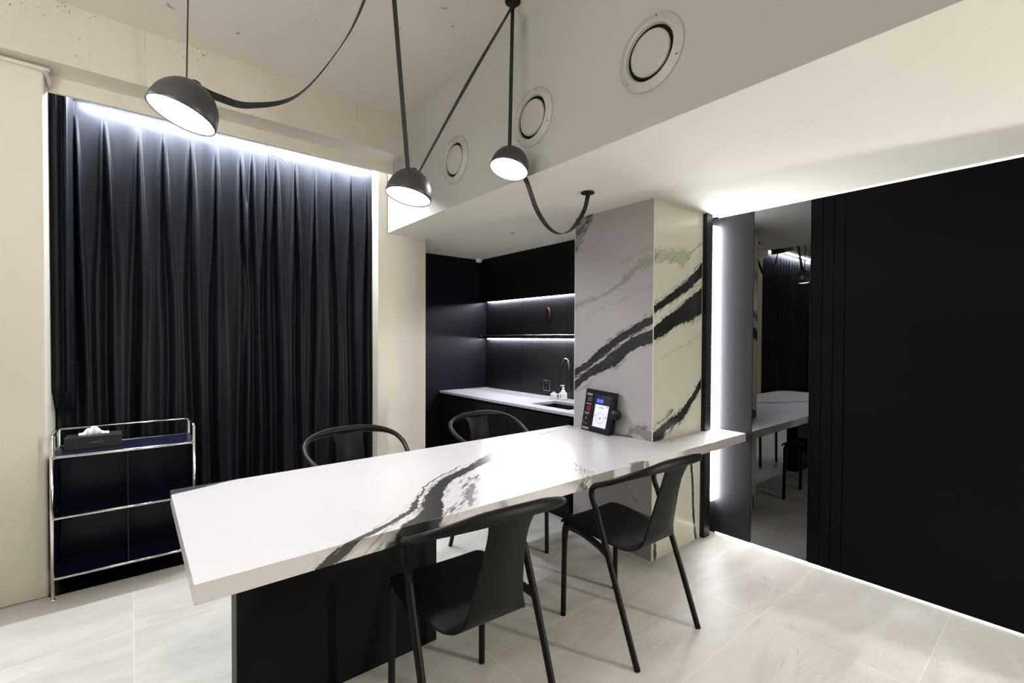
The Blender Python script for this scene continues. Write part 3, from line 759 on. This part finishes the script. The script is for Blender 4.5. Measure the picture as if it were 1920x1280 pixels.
# wedge body
b = B()
bk = [on_face(0, 0), on_face(1, 0), on_face(1, 1), on_face(0, 1)]
back = [V((2.5205, 2.262, ZT+.001)), V((2.515, 1.985, ZT+.001)), V((2.5205, 1.955, 1.035)), V((2.5205, 2.225, 1.046))]
vs = [b.verts.new(p) for p in bk+back]
for q in ((0, 1, 2, 3), (7, 6, 5, 4), (0, 4, 5, 1), (1, 5, 6, 2), (2, 6, 7, 3), (3, 7, 4, 0)): b.faces.new([vs[i] for i in q])
obj('housing', b, MDV, t, world=True)
slab_on('front_plate', 0, 1, 0, 1, MDV, 0, .004, bev=.001)
dsp = slab_on('display', .36, .90, .10, .90, E_NAV, .0041, .0050)
slab_on('screen', .40, .86, .14, .665, E_SCR, .0051, .0060)
# screen graphics: circle dial and lock marks
gm = mat('pale_grey_print', (.12, .13, .15), .5, 0, .4, None, .02)
b = B()
ce = on_face(.63, .36, .0063); e1 = (on_face(1, .4)-on_face(0, .4)).normalized(); e2 = (on_face(.5, 1)-on_face(.5, 0)).normalized()
for R1, R2 in ((.040, .0385), (.030, .029)):
    k0 = None; ring = []
    for k in range(41):
        a = 2*PI*k/40; d = e1*math.cos(a)+e2*math.sin(a); ring.append((b.verts.new(ce+d*R1), b.verts.new(ce+d*R2)))
    for q0, q1 in zip(ring, ring[1:]): b.faces.new((q0[0], q1[0], q1[1], q0[1]))
obj('dial_mark', b, gm, t, world=True)
for (u0, u1, v0, v1) in ((.605, .650, .33, .37), (.43, .455, .38, .41), (.80, .835, .38, .41), (.80, .84, .625, .645), (.56, .70, .595, .61)):
    slab_on('screen_mark', u0, u1, v0, v1, gm, .0061, .0065)
# blue 7 segment 00
def seg7(u0, u1, v0, v1, th=.012):
    return [(u0, u1, v1-th, v1), (u0, u1, v0, v0+th), (u0, u0+.018, v0, v1), (u1-.018, u1, v0, v1)]
slab_on('digit_background', .415, .655, .705, .800, emis('dim_blue_glow', (.05, .10, .75), .55), .0051, .0055)
for a in ((.445, .52), (.555, .63)):
    for q in seg7(a[0], a[1], .72, .785): slab_on('digit_segment', q[0], q[1], q[2], q[3], E_BLU, .0056, .0061)
# icon column
for (u0, u1, v0, v1, m_) in ((.055, .24, .845, .895, E_TXT), (.10, .25, .70, .81, mat('brown_icon', (.10, .025, .015), .5)), (.06, .25, .63, .655, E_TXT), (.11, .25, .475, .60, E_RED),
                             (.05, .23, .415, .437, E_TXT), (.07, .21, .385, .400, E_TXT), (.10, .16, .27, .32, gm), (.05, .075, .15, .23, gm), (.13, .16, .15, .19, gm), (.03, .27, .035, .085, E_TXT)):
    slab_on('icon', u0, u1, v0, v1, m_, .0041, .0048)
slab_on('caption_line', .62, .90, .855, .862, gm, .0051, .0055)
# card reader puck at the right side
b = B(); pc = on_face(1.07, .50, -.010); lathe(b, [(0, .022), (.030, .020), (.036, .010), (.036, -.010), (0, -.012)], 32, align((-.9, -.42, .15), pc)); rd = obj('card_reader', b, MDV, t, world=True)
b = B(); ps = on_face(1.06, .52, .014); lathe(b, [(0, .002), (.004, .001), (.004, 0)], 12, align((-.9, -.42, .15), ps)); obj('reader_light', b, E_TXT, t, world=True)
slab_on('reader_edge', .955, .965, .34, .58, MCR, .0041, .006)
b = B(); tube(b, cr([(2.512, 1.975, ZT+.004), (2.512, 1.93, ZT+.004), (2.516, 1.88, ZT+.006), (2.518, 1.84, ZT+.010)], 5), .0025); obj('power_cable', b, MST, t, world=True)

# conduit under the beam on the left
b = B(); tube(b, cr([(-1.8, 3.472, 2.815), (-.44, 3.472, 2.806), (-.385, 3.472, 2.805), (-.352, 3.475, 2.80), (-.342, 3.52, 2.79), (-.338, 3.585, 2.765)], 6), .011, seg=12)
o = obj('conduit', b, MPIPE); tag(o, 'cream painted conduit pipe along the top of the left wall', 'pipe')

# ------------------------------------------------------------------ lights
def area(name, loc, d, sx, sy, power, c=(1, 1, 1), spread=PI):
    l = bpy.data.lights.new(name, 'AREA'); l.shape = 'RECTANGLE'; l.size = sx; l.size_y = sy; l.energy = power; l.color = c; l.spread = spread
    o = bpy.data.objects.new(name, l); C.objects.link(o); o.location = loc
    o.rotation_euler = V(d).to_track_quat('-Z', 'Y').to_euler(); return o
def spot(name, loc, d, power, c=(1, 1, 1), size=2.4, blend=.5, r=.05):
    l = bpy.data.lights.new(name, 'SPOT'); l.energy = power; l.color = c; l.spot_size = size; l.spot_blend = blend; l.shadow_soft_size = r
    o = bpy.data.objects.new(name, l); C.objects.link(o); o.location = loc
    o.rotation_euler = V(d).to_track_quat('-Z', 'Y').to_euler(); return o
WARM = (1, .975, .905)
# vertical wall light round the end of the black wall, it throws the long chair shadows
area('entrance_light', (3.62, -2.8, 1.2), (-.5, .87, 0), .06, 1.7, 125, WARM)
# added fill lights under the tall ceiling behind the camera
for x, y in ((-1.2, -.8), (.4, -1.5)): area('rear_fill_light', (x, y, ZU-.02), (0, 0, -1), .5, .5, 12, WARM)
# added uplight out of view, brightens the upper ceiling and beam
area('fill_uplight', (-1.5, .5, 1.9), (.1, .2, 1), .8, 2.0, 64, WARM)
# added downlight behind the camera, lifts the right floor and low ceiling
area('low_fill_light', (2.45, -1.3, ZL-.01), (0, 0, -1), .3, .3, 14, WARM)
